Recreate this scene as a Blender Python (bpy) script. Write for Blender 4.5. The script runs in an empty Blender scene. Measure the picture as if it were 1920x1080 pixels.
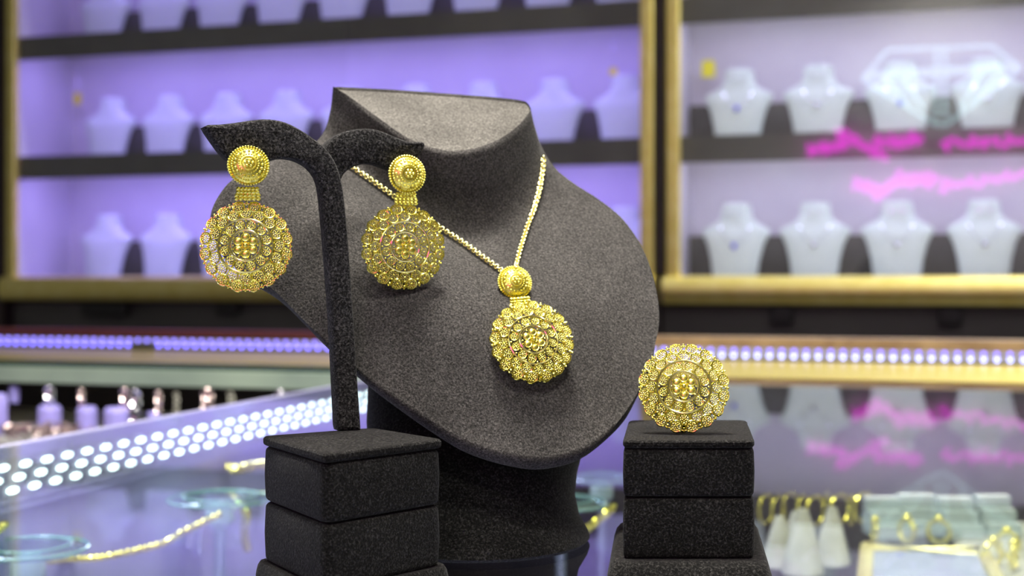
import bpy, math, random
import numpy as np
from mathutils import Matrix, Vector
from mathutils.bvhtree import BVHTree
from mathutils.geometry import tessellate_polygon

random.seed(7)
rng = np.random.default_rng(7)
SC = bpy.context.scene
COL = SC.collection

# ------------------------------------------------------------------ camera
F = 2567.0            # focal length in pixels of the 1920 px wide frame
CX, CY = 960.0, 522.0 # principal point: horizon at y = 522
H = 0.105             # camera height above the counter glass
cam_d = bpy.data.cameras.new('camera')
cam = bpy.data.objects.new('camera', cam_d); COL.objects.link(cam)
cam.location = (0, 0, H); cam.rotation_euler = (math.pi/2, 0, 0)
cam_d.sensor_width = 36; cam_d.lens = 36*F/1920
cam_d.shift_y = -(540-CY)/1920
cam_d.clip_start = 0.01; cam_d.clip_end = 50
cam_d.dof.use_dof = True; cam_d.dof.focus_distance = 0.478
cam_d.dof.aperture_fstop = cam_d.lens/4.0
SC.camera = cam

# ------------------------------------------------------------------ view, world
vs = SC.view_settings
vs.view_transform = 'Standard'; vs.look = 'None'; vs.gamma = 1; vs.use_curve_mapping = False
vs.exposure = 0.0
SC.cycles.max_bounces = 10; SC.cycles.transparent_max_bounces = 24
SC.cycles.sample_clamp_indirect = 6
w = bpy.data.worlds.new('world'); SC.world = w; w.use_nodes = True
w.node_tree.nodes['Background'].inputs[0].default_value = (0.82, 0.80, 0.80, 1)
w.node_tree.nodes['Background'].inputs[1].default_value = 0.14

A = math.radians(17.0)                 # the shelf wall is turned 17 degrees
CA, SA = math.cos(A), math.sin(A)
def W(s, d, z):                        # s along the shelf wall, d distance towards it
    return Vector((s*CA + d*SA, -s*SA + d*CA, z))
def sx(px, d):                         # s of the point seen at pixel column px at distance d
    m = (px-CX)/F
    return d*(m*CA-SA)/(CA+m*SA)
def at(px, py, Z):                     # pixel + depth -> world
    return Vector(((px-CX)/F*Z, Z, H-(py-CY)/F*Z))
def at_z(px, py, z):                   # pixel on the level plane z
    return at(px, py, (H-z)*F/(py-CY))

def area(name, loc, target, power, size, color=(1, 1, 1), size_y=None, shape='DISK', spread=math.pi):
    l = bpy.data.lights.new(name, 'AREA'); l.energy = power; l.color = color
    l.shape = shape; l.size = size; l.spread = spread
    if size_y: l.shape = 'RECTANGLE'; l.size_y = size_y
    o = bpy.data.objects.new(name, l); COL.objects.link(o)
    o.location = loc
    o.rotation_euler = (Vector(target)-Vector(loc)).to_track_quat('-Z', 'Y').to_euler()
    return o

# ceiling downlights of the shop, plus one added fill (fittings are built further down)
CEIL = 1.75
DOWN = [(0.30, -0.22, 15.0), (-0.08, 0.57, 36.0), (-0.25, -0.95, 16.0), (0.95, 0.75, 5.0), (-0.80, 0.45, 4.0), (*W(1.05, 2.72, 0)[:2], 34.0), (*W(-0.75, 2.72, 0)[:2], 4.0), (*W(0.45, 2.72, 0)[:2], 24.0)]  # third lamp is unseen, added to light the front wall mirrored in the gold
for i, (x, y, p) in enumerate(DOWN):
    tgt = (0.02, 0.52, 0.08) if i < 2 else (x, y+0.02, 0)
    area('downlight_lamp', (x, y, CEIL-0.022), tgt, p, 0.34 if i < 2 else 0.13, (1.0, 0.95, 0.88), spread=math.radians(100 if i < 2 else 150))
# light bars tucked behind the shelf fascias (one per bay and shelf)
SD = 2.917                             # distance of the cabinet fronts
SHELF = [0.11, 0.41, 0.71, 1.01]
for k in (1, 2, 3):
    for (p0, p1, colr, pw) in ((60, 1200, (0.36, 0.27, 1.0), (4.0, 3.5, 2.2)[k-1]), (1280, 2140, (0.68, 0.66, 1.0), (1.45, 1.45, 1.0)[k-1])):
        s0, s1 = sx(p0, SD), sx(p1, SD)
        c = W((s0+s1)/2, SD+0.055, SHELF[k]-0.024)
        o = area('shelf_light', c, c+W(0, 0.03, -0.2), pw, (s1-s0)*0.97, colr, 0.018)
        zax = -(W(0, 0.03, -0.2)).normalized(); xax = W(1, 0, 0).normalized(); yax = zax.cross(xax)
        o.rotation_euler = Matrix((xax, yax, zax)).transposed().to_euler()

# ------------------------------------------------------------------ materials
def mat(name, base=(0.8, 0.8, 0.8), rough=0.5, metal=0.0, **kw):
    m = bpy.data.materials.new(name); m.use_nodes = True
    b = m.node_tree.nodes['Principled BSDF']
    b.inputs['Base Color'].default_value = (*base, 1)
    b.inputs['Roughness'].default_value = rough
    b.inputs['Metallic'].default_value = metal
    for k, v in kw.items():
        b.inputs[k].default_value = v
    return m
def nodes(m): return m.node_tree.nodes, m.node_tree.links, m.node_tree.nodes['Principled BSDF']
def noisy(m, scale, c0, c1, bump=0.0, dist=0.001, rough=None, detail=3.0, lo=0.35, hi=0.68):
    n, l, b = nodes(m)
    tc = n.new('ShaderNodeTexCoord'); nz = n.new('ShaderNodeTexNoise')
    nz.inputs['Scale'].default_value = scale; nz.inputs['Detail'].default_value = detail
    l.new(tc.outputs['Object'], nz.inputs['Vector'])
    r = n.new('ShaderNodeValToRGB'); r.color_ramp.elements[0].color = (*c0, 1); r.color_ramp.elements[1].color = (*c1, 1)
    r.color_ramp.elements[0].position = lo; r.color_ramp.elements[1].position = hi
    l.new(nz.outputs['Fac'], r.inputs['Fac']); l.new(r.outputs['Color'], b.inputs['Base Color'])
    if bump:
        bp = n.new('ShaderNodeBump'); bp.inputs['Strength'].default_value = bump; bp.inputs['Distance'].default_value = dist
        l.new(nz.outputs['Fac'], bp.inputs['Height']); l.new(bp.outputs['Normal'], b.inputs['Normal'])
    return m
def suede(name, dark, mid, lite, fibre=1500.0, bump=0.7):
    """nap of short fibres: fine noise times broad brushed patches"""
    m = mat(name, mid, 0.95); n, l, b = nodes(m)
    b.inputs['Specular IOR Level'].default_value = 0.05
    b.inputs['Sheen Weight'].default_value = 0.03; b.inputs['Sheen Roughness'].default_value = 0.45
    tc = n.new('ShaderNodeTexCoord')
    fine = n.new('ShaderNodeTexNoise'); fine.inputs['Scale'].default_value = fibre; fine.inputs['Detail'].default_value = 3.0
    fine.inputs['Distortion'].default_value = 0.6
    broad = n.new('ShaderNodeTexNoise'); broad.inputs['Scale'].default_value = 38; broad.inputs['Detail'].default_value = 4.0
    l.new(tc.outputs['Object'], fine.inputs['Vector']); l.new(tc.outputs['Object'], broad.inputs['Vector'])
    r = n.new('ShaderNodeValToRGB'); e = r.color_ramp.elements
    e[0].position = 0.34; e[0].color = (*dark, 1); e[1].position = 0.74; e[1].color = (*lite, 1)
    q = e.new(0.52); q.color = (*mid, 1)
    l.new(fine.outputs['Fac'], r.inputs['Fac'])
    mr = n.new('ShaderNodeMapRange'); mr.inputs['From Min'].default_value = 0.3; mr.inputs['From Max'].default_value = 0.7
    mr.inputs['To Min'].default_value = 0.80; mr.inputs['To Max'].default_value = 1.22
    l.new(broad.outputs['Fac'], mr.inputs['Value'])
    mul = n.new('ShaderNodeVectorMath'); mul.operation = 'SCALE'
    l.new(r.outputs['Color'], mul.inputs[0]); l.new(mr.outputs['Result'], mul.inputs['Scale'])
    l.new(mul.outputs['Vector'], b.inputs['Base Color'])
    bp = n.new('ShaderNodeBump'); bp.inputs['Strength'].default_value = bump; bp.inputs['Distance'].default_value = 0.0006
    l.new(fine.outputs['Fac'], bp.inputs['Height']); l.new(bp.outputs['Normal'], b.inputs['Normal'])
    return m
def emit(name, color, strength):
    m = bpy.data.materials.new(name); m.use_nodes = True
    n, l = m.node_tree.nodes, m.node_tree.links
    n.remove(n['Principled BSDF']); e = n.new('ShaderNodeEmission')
    e.inputs[0].default_value = (*color, 1); e.inputs[1].default_value = strength
    l.new(e.outputs[0], n['Material Output'].inputs[0])
    return m
def sheet_glass(name, tint, fac=None, ior=1.55):
    """sheet of clear glass: mirror reflection by Fresnel (or a fixed share), the rest passes straight through"""
    m = bpy.data.materials.new(name); m.use_nodes = True
    n, l = m.node_tree.nodes, m.node_tree.links
    n.remove(n['Principled BSDF'])
    t = n.new('ShaderNodeBsdfTransparent'); t.inputs[0].default_value = (*tint, 1)
    g = n.new('ShaderNodeBsdfGlossy'); g.inputs['Roughness'].default_value = 0.0
    g.inputs[0].default_value = (0.95, 0.97, 0.96, 1)
    mx = n.new('ShaderNodeMixShader')
    if fac is None:
        fr = n.new('ShaderNodeFresnel'); fr.inputs['IOR'].default_value = ior
        l.new(fr.outputs[0], mx.inputs[0])
    else: mx.inputs[0].default_value = fac
    l.new(t.outputs[0], mx.inputs[1]); l.new(g.outputs[0], mx.inputs[2])
    l.new(mx.outputs[0], n['Material Output'].inputs[0])
    return m
def clear(name, tint):
    m = bpy.data.materials.new(name); m.use_nodes = True
    n, l = m.node_tree.nodes, m.node_tree.links
    n.remove(n['Principled BSDF']); t = n.new('ShaderNodeBsdfTransparent'); t.inputs[0].default_value = (*tint, 1)
    l.new(t.outputs[0], n['Material Output'].inputs[0]); return m

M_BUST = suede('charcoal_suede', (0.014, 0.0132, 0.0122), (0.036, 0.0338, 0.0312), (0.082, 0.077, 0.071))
M_CAP = suede('brushed_toplit_suede', (0.034, 0.032, 0.028), (0.072, 0.068, 0.060), (0.14, 0.133, 0.118), 1300, 0.6)  # brushed nap, lightened further: overhead light put into the cap's colour
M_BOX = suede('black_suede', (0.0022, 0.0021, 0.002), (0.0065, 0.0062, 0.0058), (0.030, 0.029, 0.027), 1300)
M_STAND = suede('black_grained_suede', (0.003, 0.003, 0.003), (0.016, 0.0155, 0.015), (0.07, 0.068, 0.065), 1250, 1.0)
M_GOLD = noisy(mat('yellow_gold', (0.90, 0.80, 0.12), 0.24, 1.0), 900, (0.86, 0.74, 0.09), (0.95, 0.88, 0.20), 0.15, 0.0002)
M_GOLDP = mat('polished_gold', (1.0, 0.90, 0.30), 0.12, 1.0)
M_CHAIN = mat('chain_gold', (1.0, 0.90, 0.30), 0.2, 1.0)
M_RAIL = noisy(mat('brass_rail', (0.92, 0.80, 0.27), 0.42, 1.0), 30, (0.90, 0.78, 0.24), (0.97, 0.87, 0.33))
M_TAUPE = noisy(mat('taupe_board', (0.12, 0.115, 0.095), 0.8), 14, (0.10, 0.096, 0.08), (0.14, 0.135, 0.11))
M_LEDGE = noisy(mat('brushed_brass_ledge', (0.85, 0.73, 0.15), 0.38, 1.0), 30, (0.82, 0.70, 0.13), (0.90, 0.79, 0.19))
M_FASCIA = noisy(mat('dark_laminate', (0.09, 0.09, 0.086), 0.4), 8, (0.080, 0.080, 0.076), (0.112, 0.114, 0.106))
M_DARK = noisy(mat('dark_wenge', (0.02, 0.012, 0.012), 0.5), 20, (0.016, 0.010, 0.010), (0.03, 0.018, 0.018))
M_PANEL = noisy(mat('lavender_white_panel', (0.78, 0.75, 0.80), 0.6), 5, (0.72, 0.68, 0.74), (0.80, 0.78, 0.82))
M_DECK = noisy(mat('pale_shelf', (0.75, 0.76, 0.72), 0.35), 12, (0.70, 0.70, 0.68), (0.78, 0.78, 0.75))
M_WBUST = noisy(mat('white_velvet', (0.72, 0.82, 0.74), 0.85), 260, (0.68, 0.79, 0.70), (0.78, 0.88, 0.80), 0.2, 0.0006)
M_BASEP = noisy(mat('graphite_panel', (0.05, 0.05, 0.048), 0.5), 6, (0.040, 0.040, 0.038), (0.062, 0.062, 0.058))
M_BLACK = mat('black_plastic', (0.006, 0.006, 0.006), 0.5)
M_SILVER = mat('bright_silver', (0.85, 0.86, 0.92), 0.15, 1.0)
M_BLUEGEM = mat('blue_gem', (0.18, 0.18, 0.85), 0.1)
M_YTAG = mat('yellow_tag_card', (0.95, 0.88, 0.03), 0.5)
M_GTOP = sheet_glass('counter_glass_face', (0.93, 0.97, 0.95), None, 1.6)
M_GUNDER = clear('counter_glass_underside', (0.99, 1.0, 0.99))
M_GEDGE = noisy(mat('green_glass_edge', (0.30, 0.40, 0.32), 0.25), 9, (0.26, 0.34, 0.28), (0.36, 0.46, 0.36))
M_RIM = mat('pale_green_glass_rim', (0.20, 0.36, 0.31), 0.12, 0.0, **{'Transmission Weight': 0.3})
M_NAVY = noisy(mat('navy_velvet', (0.05, 0.06, 0.13), 0.8), 60, (0.035, 0.04, 0.10), (0.08, 0.09, 0.17))
M_GDARK = mat('dark_green_edge', (0.02, 0.05, 0.035), 0.3)
M_DOORG = sheet_glass('door_glass', (0.97, 0.98, 0.98), 0.10)
M_ACRYL = sheet_glass('acrylic', (0.82, 0.93, 0.91), 0.22)
M_FRAME = noisy(mat('lavender_aluminium', (0.36, 0.36, 0.52), 0.4, 0.2), 14, (0.32, 0.32, 0.46), (0.42, 0.42, 0.58))
M_FELT = noisy(mat('lavender_felt', (0.24, 0.23, 0.42), 0.8), 30, (0.17, 0.17, 0.32), (0.32, 0.31, 0.52))
M_CREAM = noisy(mat('cream_cloth', (0.42, 0.42, 0.34), 0.8), 30, (0.30, 0.30, 0.22), (0.52, 0.52, 0.44))
M_BLOCK = mat('lavender_block', (0.42, 0.38, 0.92), 0.55)
M_BROWN = noisy(mat('brown_wood_rail', (0.20, 0.13, 0.08), 0.35), 25, (0.16, 0.10, 0.06), (0.26, 0.18, 0.11))
M_RED = mat('dark_red_wood', (0.07, 0.012, 0.014), 0.4)
M_LEDB = emit('blue_led', (0.18, 0.15, 1.0), 6.5)
M_LEDREFL = emit('reflected_led', (0.22, 0.18, 0.85), 4.5)  # dim upper rows: reflection of the strips, built as glowing beads
M_LEDW = emit('pale_blue_led', (0.42, 0.45, 1.0), 6.0)
M_LEDD = emit('white_led', (0.80, 1.0, 0.98), 7.5)
for m in (M_LEDB, M_LEDREFL, M_LEDW, M_LEDD): m.cycles.emission_sampling = 'NONE'
M_PINK = emit('pink_neon', (1.0, 0.02, 0.85), 6.5)
M_ICE = emit('ice_white_neon', (0.70, 0.95, 1.0), 4.5)
M_STRIP = mat('led_tape', (0.25, 0.25, 0.32), 0.5)
M_LAMP = emit('lamp_diffuser', (1.0, 0.95, 0.88), 12.0)
M_CEIL = noisy(mat('grey_ceiling', (0.6, 0.6, 0.6), 0.9), 3, (0.54, 0.54, 0.54), (0.64, 0.64, 0.64))
M_WALL = noisy(mat('grey_wall', (0.62, 0.60, 0.58), 0.9), 3, (0.56, 0.54, 0.52), (0.66, 0.64, 0.62))
M_FLOOR = noisy(mat('dark_floor', (0.12, 0.11, 0.10), 0.4), 4, (0.10, 0.09, 0.08), (0.15, 0.14, 0.13))
M_SLATE = noisy(mat('slate_blue_velvet', (0.22, 0.25, 0.36), 0.8), 40, (0.19, 0.22, 0.32), (0.26, 0.29, 0.40))

# ------------------------------------------------------------------ mesh helpers
ROOTM = {}
class MB:
    """collects vertices and faces; build() links them as ONE mesh object"""
    def __init__(self): self.v = []; self.f = []; self.mi = []; self.n = 0
    def add(self, V, Fc, mi=0):
        V = np.asarray(V, float).reshape(-1, 3)
        self.v.append(V); self.f += [tuple(i+self.n for i in q) for q in Fc]; self.mi += [mi]*len(Fc); self.n += len(V)
        return self
    def build(self, name, mats, parent=None, loc=None, smooth=True, angle=40, bevel=0, bseg=2):
        V = np.concatenate(self.v)
        if not isinstance(mats, (list, tuple)): mats = [mats]
        if parent is not None:
            Mi = ROOTM[parent.name].inverted()
            V = np.array([tuple(Mi @ Vector(p)) for p in V]) if Mi != Matrix() else V
        elif loc is not None: V = V-np.array(loc)
        me = bpy.data.meshes.new(name); me.from_pydata(V.tolist(), [], self.f)
        for m in mats: me.materials.append(m)
        if len(mats) > 1: me.polygons.foreach_set('material_index', self.mi)
        if smooth: me.polygons.foreach_set('use_smooth', [True]*len(me.polygons))
        me.update()
        o = bpy.data.objects.new(name, me); COL.objects.link(o)
        if parent is not None:
            o.parent = parent; ROOTM[o.name] = ROOTM[parent.name]
        elif loc is not None:
            o.location = loc; ROOTM[o.name] = Matrix.Translation(Vector(loc))
        else: ROOTM[o.name] = Matrix()
        if bevel:
            b = o.modifiers.new('bevel', 'BEVEL'); b.width = bevel; b.segments = bseg; b.limit_method = 'ANGLE'; b.angle_limit = math.radians(35)
            b.harden_normals = False
        if smooth and angle < 180:
            me.set_sharp_from_angle(angle=math.radians(angle)) if not bevel else None
        return o
def tag(o, label=None, cat=None, group=None, kind=None):
    for k, v in (('label', label), ('category', cat), ('group', group), ('kind', kind)):
        if v: o[k] = v
    return o
def thing(name, label, cat, M=None, loc=None, group=None):
    o = bpy.data.objects.new(name, None); COL.objects.link(o); o.empty_display_size = 0.02
    M = M if M is not None else Matrix.Translation(Vector(loc if loc is not None else (0, 0, 0)))
    o.matrix_world = M; ROOTM[o.name] = M.copy()
    return tag(o, label, cat, group)
def dup(root, M, label=None, group=None):
    r = root.copy(); COL.objects.link(r); r.matrix_world = M; ROOTM[r.name] = M.copy()
    if label: r['label'] = label
    if group: r['group'] = group
    for ch in list(root.children):
        c = ch.copy(); COL.objects.link(c); c.parent = r
        for g in list(ch.children):
            d = g.copy(); COL.objects.link(d); d.parent = c
    return r

BOXF = [(0, 3, 2, 1), (4, 5, 6, 7), (0, 1, 5, 4), (1, 2, 6, 5), (2, 3, 7, 6), (3, 0, 4, 7)]
def wbox(mb, s0, s1, d0, d1, z0, z1, mi=0):            # box in the shelf-wall frame
    return mb.add([W(s0, d0, z0), W(s1, d0, z0), W(s1, d1, z0), W(s0, d1, z0), W(s0, d0, z1), W(s1, d0, z1), W(s1, d1, z1), W(s0, d1, z1)], BOXF, mi)
def prism(mb, base, top, mi=0):                        # two matching loops
    n = len(base)
    Fc = [tuple(range(n-1, -1, -1)), tuple(range(n, 2*n))]+[(i, (i+1) % n, n+(i+1) % n, n+i) for i in range(n)]
    return mb.add(list(base)+list(top), Fc, mi)
def ico(sub=1):
    import bmesh
    bm = bmesh.new(); bmesh.ops.create_icosphere(bm, subdivisions=sub, radius=1)
    V = np.array([v.co[:] for v in bm.verts]); Fc = [tuple(v.index for v in f.verts) for f in bm.faces]; bm.free(); return V, Fc
ICO1, ICO2, ICO3 = ico(1), ico(2), ico(3)
def ball(mb, c, r, sub=1, scale=(1, 1, 1), R=None, mi=0):
    V, Fc = (ICO1, ICO2, ICO3)[sub-1]; V = V*np.array(scale)*r
    if R is not None: V = V @ np.array(R).T
    return mb.add(V+np.array(c), Fc, mi)
def torus(mb, c, R, r, nu=20, nv=6, Rot=None, sy=1.0, mi=0):
    u = np.linspace(0, 2*np.pi, nu, endpoint=False); v = np.linspace(0, 2*np.pi, nv, endpoint=False)
    U, Vv = np.meshgrid(u, v, indexing='ij')
    P = np.stack([(R+r*np.cos(Vv))*np.cos(U), (R*sy+r*np.cos(Vv))*np.sin(U), r*np.sin(Vv)], -1).reshape(-1, 3)
    if Rot is not None: P = P @ np.array(Rot).T
    Fc = [(i*nv+j, ((i+1) % nu)*nv+j, ((i+1) % nu)*nv+(j+1) % nv, i*nv+(j+1) % nv) for i in range(nu) for j in range(nv)]
    return mb.add(P+np.array(c), Fc, mi)
def tube(mb, pts, r, n=8, closed=False, mi=0):
    P = np.array([tuple(p) for p in pts], float); m = len(P)
    rr = np.broadcast_to(np.asarray(r, float), (m,))
    T = np.gradient(P, axis=0) if not closed else np.roll(P, -1, 0)-np.roll(P, 1, 0)
    T /= np.linalg.norm(T, axis=1)[:, None]+1e-12
    up = np.array([0, 0, 1.0]) if abs(T[0][2]) < 0.9 else np.array([1.0, 0, 0])
    N = np.cross(up, T[0]); N /= np.linalg.norm(N); V = []
    for i in range(m):
        N = N-T[i]*np.dot(N, T[i]); N /= np.linalg.norm(N)+1e-12
        B = np.cross(T[i], N)
        for k in range(n):
            a = 2*np.pi*k/n; V.append(P[i]+rr[i]*(np.cos(a)*N+np.sin(a)*B))
    Fc = [(i*n+k, i*n+(k+1) % n, ((i+1) % m)*n+(k+1) % n, ((i+1) % m)*n+k) for i in range(m if closed else m-1) for k in range(n)]
    if not closed: Fc += [tuple(range(n-1, -1, -1)), tuple((m-1)*n+k for k in range(n))]
    return mb.add(V, Fc, mi)
def lathe(mb, c, prof, n=32, sx_=1.0, sy_=1.0, mi=0, cap=True):
    c = np.array(tuple(c)); V = []
    for r, z in prof:
        for k in range(n):
            a = 2*np.pi*k/n; V.append(c+np.array([r*sx_*np.cos(a), r*sy_*np.sin(a), z]))
    m = len(prof)
    Fc = [(i*n+k, i*n+(k+1) % n, (i+1)*n+(k+1) % n, (i+1)*n+k) for i in range(m-1) for k in range(n)]
    if cap: Fc += [tuple(range(n-1, -1, -1)), tuple((m-1)*n+k for k in range(n))]
    return mb.add(V, Fc, mi)
def spline(P, n, closed=False):
    """centripetal-ish Catmull-Rom through P, resampled to n points evenly along its length"""
    P = np.array([tuple(p) for p in P], float)
    if len(P) == 2: dense = P[0]+(P[1]-P[0])*np.linspace(0, 1, 50)[:, None]
    else:
        Q = np.vstack([2*P[0]-P[1], P, 2*P[-1]-P[-2]]) if not closed else np.vstack([P[-1], P, P[0], P[1]])
        out = []
        for i in range(1, len(Q)-2):
            p0, p1, p2, p3 = Q[i-1:i+3]; t = np.linspace(0, 1, 24, endpoint=False)[:, None]
            out.append(0.5*((2*p1)+(-p0+p2)*t+(2*p0-5*p1+4*p2-p3)*t**2+(-p0+3*p1-3*p2+p3)*t**3))
        dense = np.vstack(out+([Q[-2][None]] if not closed else []))
        if closed: dense = np.vstack([dense, dense[:1]])
    L = np.r_[0, np.cumsum(np.linalg.norm(np.diff(dense, axis=0), axis=1))]
    t = np.linspace(0, L[-1], n, endpoint=not closed)
    return np.stack([np.interp(t, L, dense[:, k]) for k in range(3)], 1)
def coons(c0, c1, d0, d1):
    nu, nv = len(c0), len(d0); u = np.linspace(0, 1, nu)[:, None, None]; v = np.linspace(0, 1, nv)[None, :, None]
    G = (1-v)*c0[:, None]+v*c1[:, None]+(1-u)*d0[None]+u*d1[None]
    return G-((1-u)*(1-v)*c0[0]+u*(1-v)*c0[-1]+(1-u)*v*c1[0]+u*v*c1[-1])
def gridfaces(nu, nv, off=0, flip=False):
    q = [(off+i*nv+j, off+(i+1)*nv+j, off+(i+1)*nv+j+1, off+i*nv+j+1) for i in range(nu-1) for j in range(nv-1)]
    return [t[::-1] for t in q] if flip else q
def frame(normal, up, loc):
    """matrix whose local Z is normal and local Y is as close to up as it can be"""
    z = Vector(normal).normalized(); x = Vector(up).cross(z).normalized(); y = z.cross(x)
    Mx = Matrix((x, y, z)).transposed().to_4x4(); Mx.translation = Vector(loc); return Mx
def struct(o): o['kind'] = 'structure'; return o

# ------------------------------------------------------------------ the room
def slab(name, s0, s1, d0, d1, z0, z1, m): return struct(wbox(MB(), s0, s1, d0, d1, z0, z1).build(name, m, smooth=False))
slab('floor', -3.2, 3.0, -1.6, 3.35, -1.05, -1.0, M_FLOOR)
slab('ceiling', -3.2, 3.0, -1.6, 3.35, CEIL, CEIL+0.05, M_CEIL)
slab('wall_back', -3.2, 3.0, 3.25, 3.35, -1.0, CEIL, M_WALL)
slab('wall_front', -3.2, 3.0, -1.5, -1.4, -1.0, CEIL, M_WALL)

# ------------------------------------------------------------------ glass counter
S_L = -0.554          # line of the counter's near left edge
D_ARM, D_END = 1.4125, 1.75
S_W, S_E, D_S = -1.75, 1.25, -0.28
cnt = thing('glass_counter', 'L-shaped glass jewellery counter that the black displays stand on', 'counter', loc=W(0.3, 0.8, -1.0))
mb = MB()
loop = [(S_L, D_S), (S_E, D_S), (S_E, D_END), (S_W, D_END), (S_W, D_ARM), (S_L, D_ARM)]
T = [W(s, d, 0) for s, d in loop]; B = [W(s, d, -0.008) for s, d in loop]
mb.add(T, [(0, 1, 2, 5), (5, 2, 3, 4)], 0); mb.add(B, [(5, 2, 1, 0), (4, 3, 2, 5)], 1)
o = mb.build('glass_top', [M_GTOP, M_GUNDER], cnt, smooth=False)
mb = MB(); wbox(mb, S_W, S_L, D_ARM-0.004, D_ARM+0.012, -0.021, -0.0012, 0); o = mb.build('glass_edge', M_GEDGE, cnt, smooth=False, bevel=0.001)
o['label'] = 'pale green polished glass edge'
mb = MB(); wbox(mb, S_W, S_L, D_ARM-0.002, D_ARM+0.012, -0.001, 0.0042); mb.build('edge_seal', M_GDARK, cnt, smooth=False)
mb = MB(); wbox(mb, S_L-0.010, S_L, D_S, D_ARM-0.005, -0.042, -0.0005); mb.build('edge_frame', M_FRAME, cnt, smooth=False, bevel=0.001)
mb = MB(); wbox(mb, S_L-0.010, S_L-0.004, D_S, D_ARM-0.005, -0.95, -0.042); mb.build('side_panel', M_FRAME, cnt, smooth=False)
mb = MB(); wbox(mb, S_L, S_E, D_S, D_END, -0.34, -0.32); mb.build('display_floor', M_FELT, cnt, smooth=False)
mb = MB(); wbox(mb, S_W, S_L-0.012, D_ARM+0.02, D_END-0.01, -0.10, -0.088); mb.build('inner_shelf', M_DECK, cnt, smooth=False)
mb = MB(); wbox(mb, S_W, S_E, D_END-0.012, D_END, -0.95, -0.009); mb.build('back_panel', M_DARK, cnt, smooth=False)
mb = MB(); wbox(mb, S_W, S_L-0.012, D_ARM, D_ARM+0.01, -1.0, -0.13); mb.build('front_panel', M_FRAME, cnt, smooth=False)
mb = MB(); wbox(mb, S_L, S_E, D_S, D_S+0.01, -1.0, -0.01); mb.build('customer_panel', M_FRAME, cnt, smooth=False)
S_J = sx(625, D_END)
mb = MB(); wbox(mb, S_J, S_E, D_END-0.001, D_END+0.03, 0.0162, 0.0305); o = mb.build('back_rail', M_BROWN, cnt, smooth=False, bevel=0.0015)
mb = MB(); wbox(mb, S_W, S_J, D_END-0.001, D_END+0.03, 0.0205, 0.030); o = mb.build('back_rail', M_RED, cnt, smooth=False, bevel=0.0015); o['label'] = 'dark red stretch of the rail'
mb = MB(); wbox(mb, S_W, S_E, D_END, D_END+0.028, -0.002, 0.021); mb.build('rail_core', M_DARK, cnt, smooth=False)

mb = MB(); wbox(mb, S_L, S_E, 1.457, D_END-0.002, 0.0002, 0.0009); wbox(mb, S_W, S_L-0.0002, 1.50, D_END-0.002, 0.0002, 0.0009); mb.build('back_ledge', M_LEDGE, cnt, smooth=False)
# LED strips: tape with one bead per LED
def led_strip(label, s0, s1, d, z, pitch, m, group):
    t = thing('led_strip', label, 'light strip', loc=W((s0+s1)/2, d, z-0.003), group=group)
    mb = MB(); wbox(mb, s0, s1, d-0.001, d, z-0.003, z+0.003); mb.build('tape', M_STRIP, t, smooth=False)
    n = int((s1-s0)/pitch); first = None
    for k in range(n):
        p = W(s0+(k+0.5)*pitch, d-0.0024, z)
        if first is None:
            first = ball(MB(), p, 0.0026, 2).build('led', m, t); p0 = p
        else:
            c = first.copy(); COL.objects.link(c); c.parent = t; c.location = p-p0
    return t
S_G0, S_G1 = sx(255, D_END), sx(294, D_END)
P_ = 0.0148
led_strip('upper blue row, LED reflection built as beads, counter back left of the earring stand', sx(-35, D_END), sx(880, D_END), D_END-0.002, 0.0150, P_, M_LEDREFL, 'blue LED strips on the counter back')  # mirror row of the lower strip, modelled as emitting beads
led_strip('lower blue LED strip between the black clip and the earring stand', S_G1, sx(880, D_END), D_END-0.0045, 0.0082, P_, M_LEDB, 'blue LED strips on the counter back')
led_strip('lower blue LED strip at the left end, outside the black clip', sx(-35, D_END), S_G0, D_END-0.0045, 0.0082, P_, M_LEDB, 'blue LED strips on the counter back')
led_strip('dimmer upper row behind the ring, LED reflection built as beads along the counter back', sx(905, D_END), sx(1945, D_END), D_END-0.002, 0.0138, 0.0150, M_LEDREFL, 'pale LED strips on the counter back')
led_strip('brighter lower LED strip behind the ring, above the gold reflection', sx(905, D_END), sx(1950, D_END), D_END-0.006, 0.0072, 0.0150, M_LEDW, 'pale LED strips on the counter back')
cl = W((S_G0+S_G1)/2, D_END-0.006, 0.002)
mb = MB(); wbox(mb, S_G0, S_G1, D_END-0.012, D_END-0.003, 0.0015, 0.0115)
tag(mb.build('strip_clip', M_BASEP, loc=cl, smooth=False, bevel=0.001), 'small dark clip interrupting the lower blue LED row', 'clip')
# three offset rows of white LEDs on the counter's edge frame
t = thing('led_strip', 'white three-row LED strip running diagonally under the counter glass', 'light strip', loc=W(S_L+0.001, 0.9, -0.03))
mb = MB(); wbox(mb, S_L+0.0002, S_L+0.0012, 0.45, D_ARM-0.01, -0.036, -0.008); mb.build('tape', M_STRIP, t, smooth=False)
first = None
Rw = np.array([[CA, SA, 0], [-SA, CA, 0], [0, 0, 1]])
for r in range(3):
    for k in range(33):
        d = 0.655+k*0.0222+r*-0.0065
        p = W(S_L+0.0026, d, -0.0130-0.0076*r)
        if first is None:
            first = ball(MB(), p, 0.0022, 2, (0.7, 2.7, 1.0), Rw).build('led', M_LEDD, t); p0 = p
        else:
            c = first.copy(); COL.objects.link(c); c.parent = t; c.location = p-p0
EDGE_LIGHT = area('edge_strip_light', W(S_L+0.006, 0.85, -0.024), W(S_L+0.4, 0.85, -0.2), 1.6, 0.9, (0.62, 0.66, 1.0), 0.02)
zax = -(W(0.4, 0, -0.2)).normalized(); xax = W(0, 1, 0).normalized(); yax = zax.cross(xax)
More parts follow.
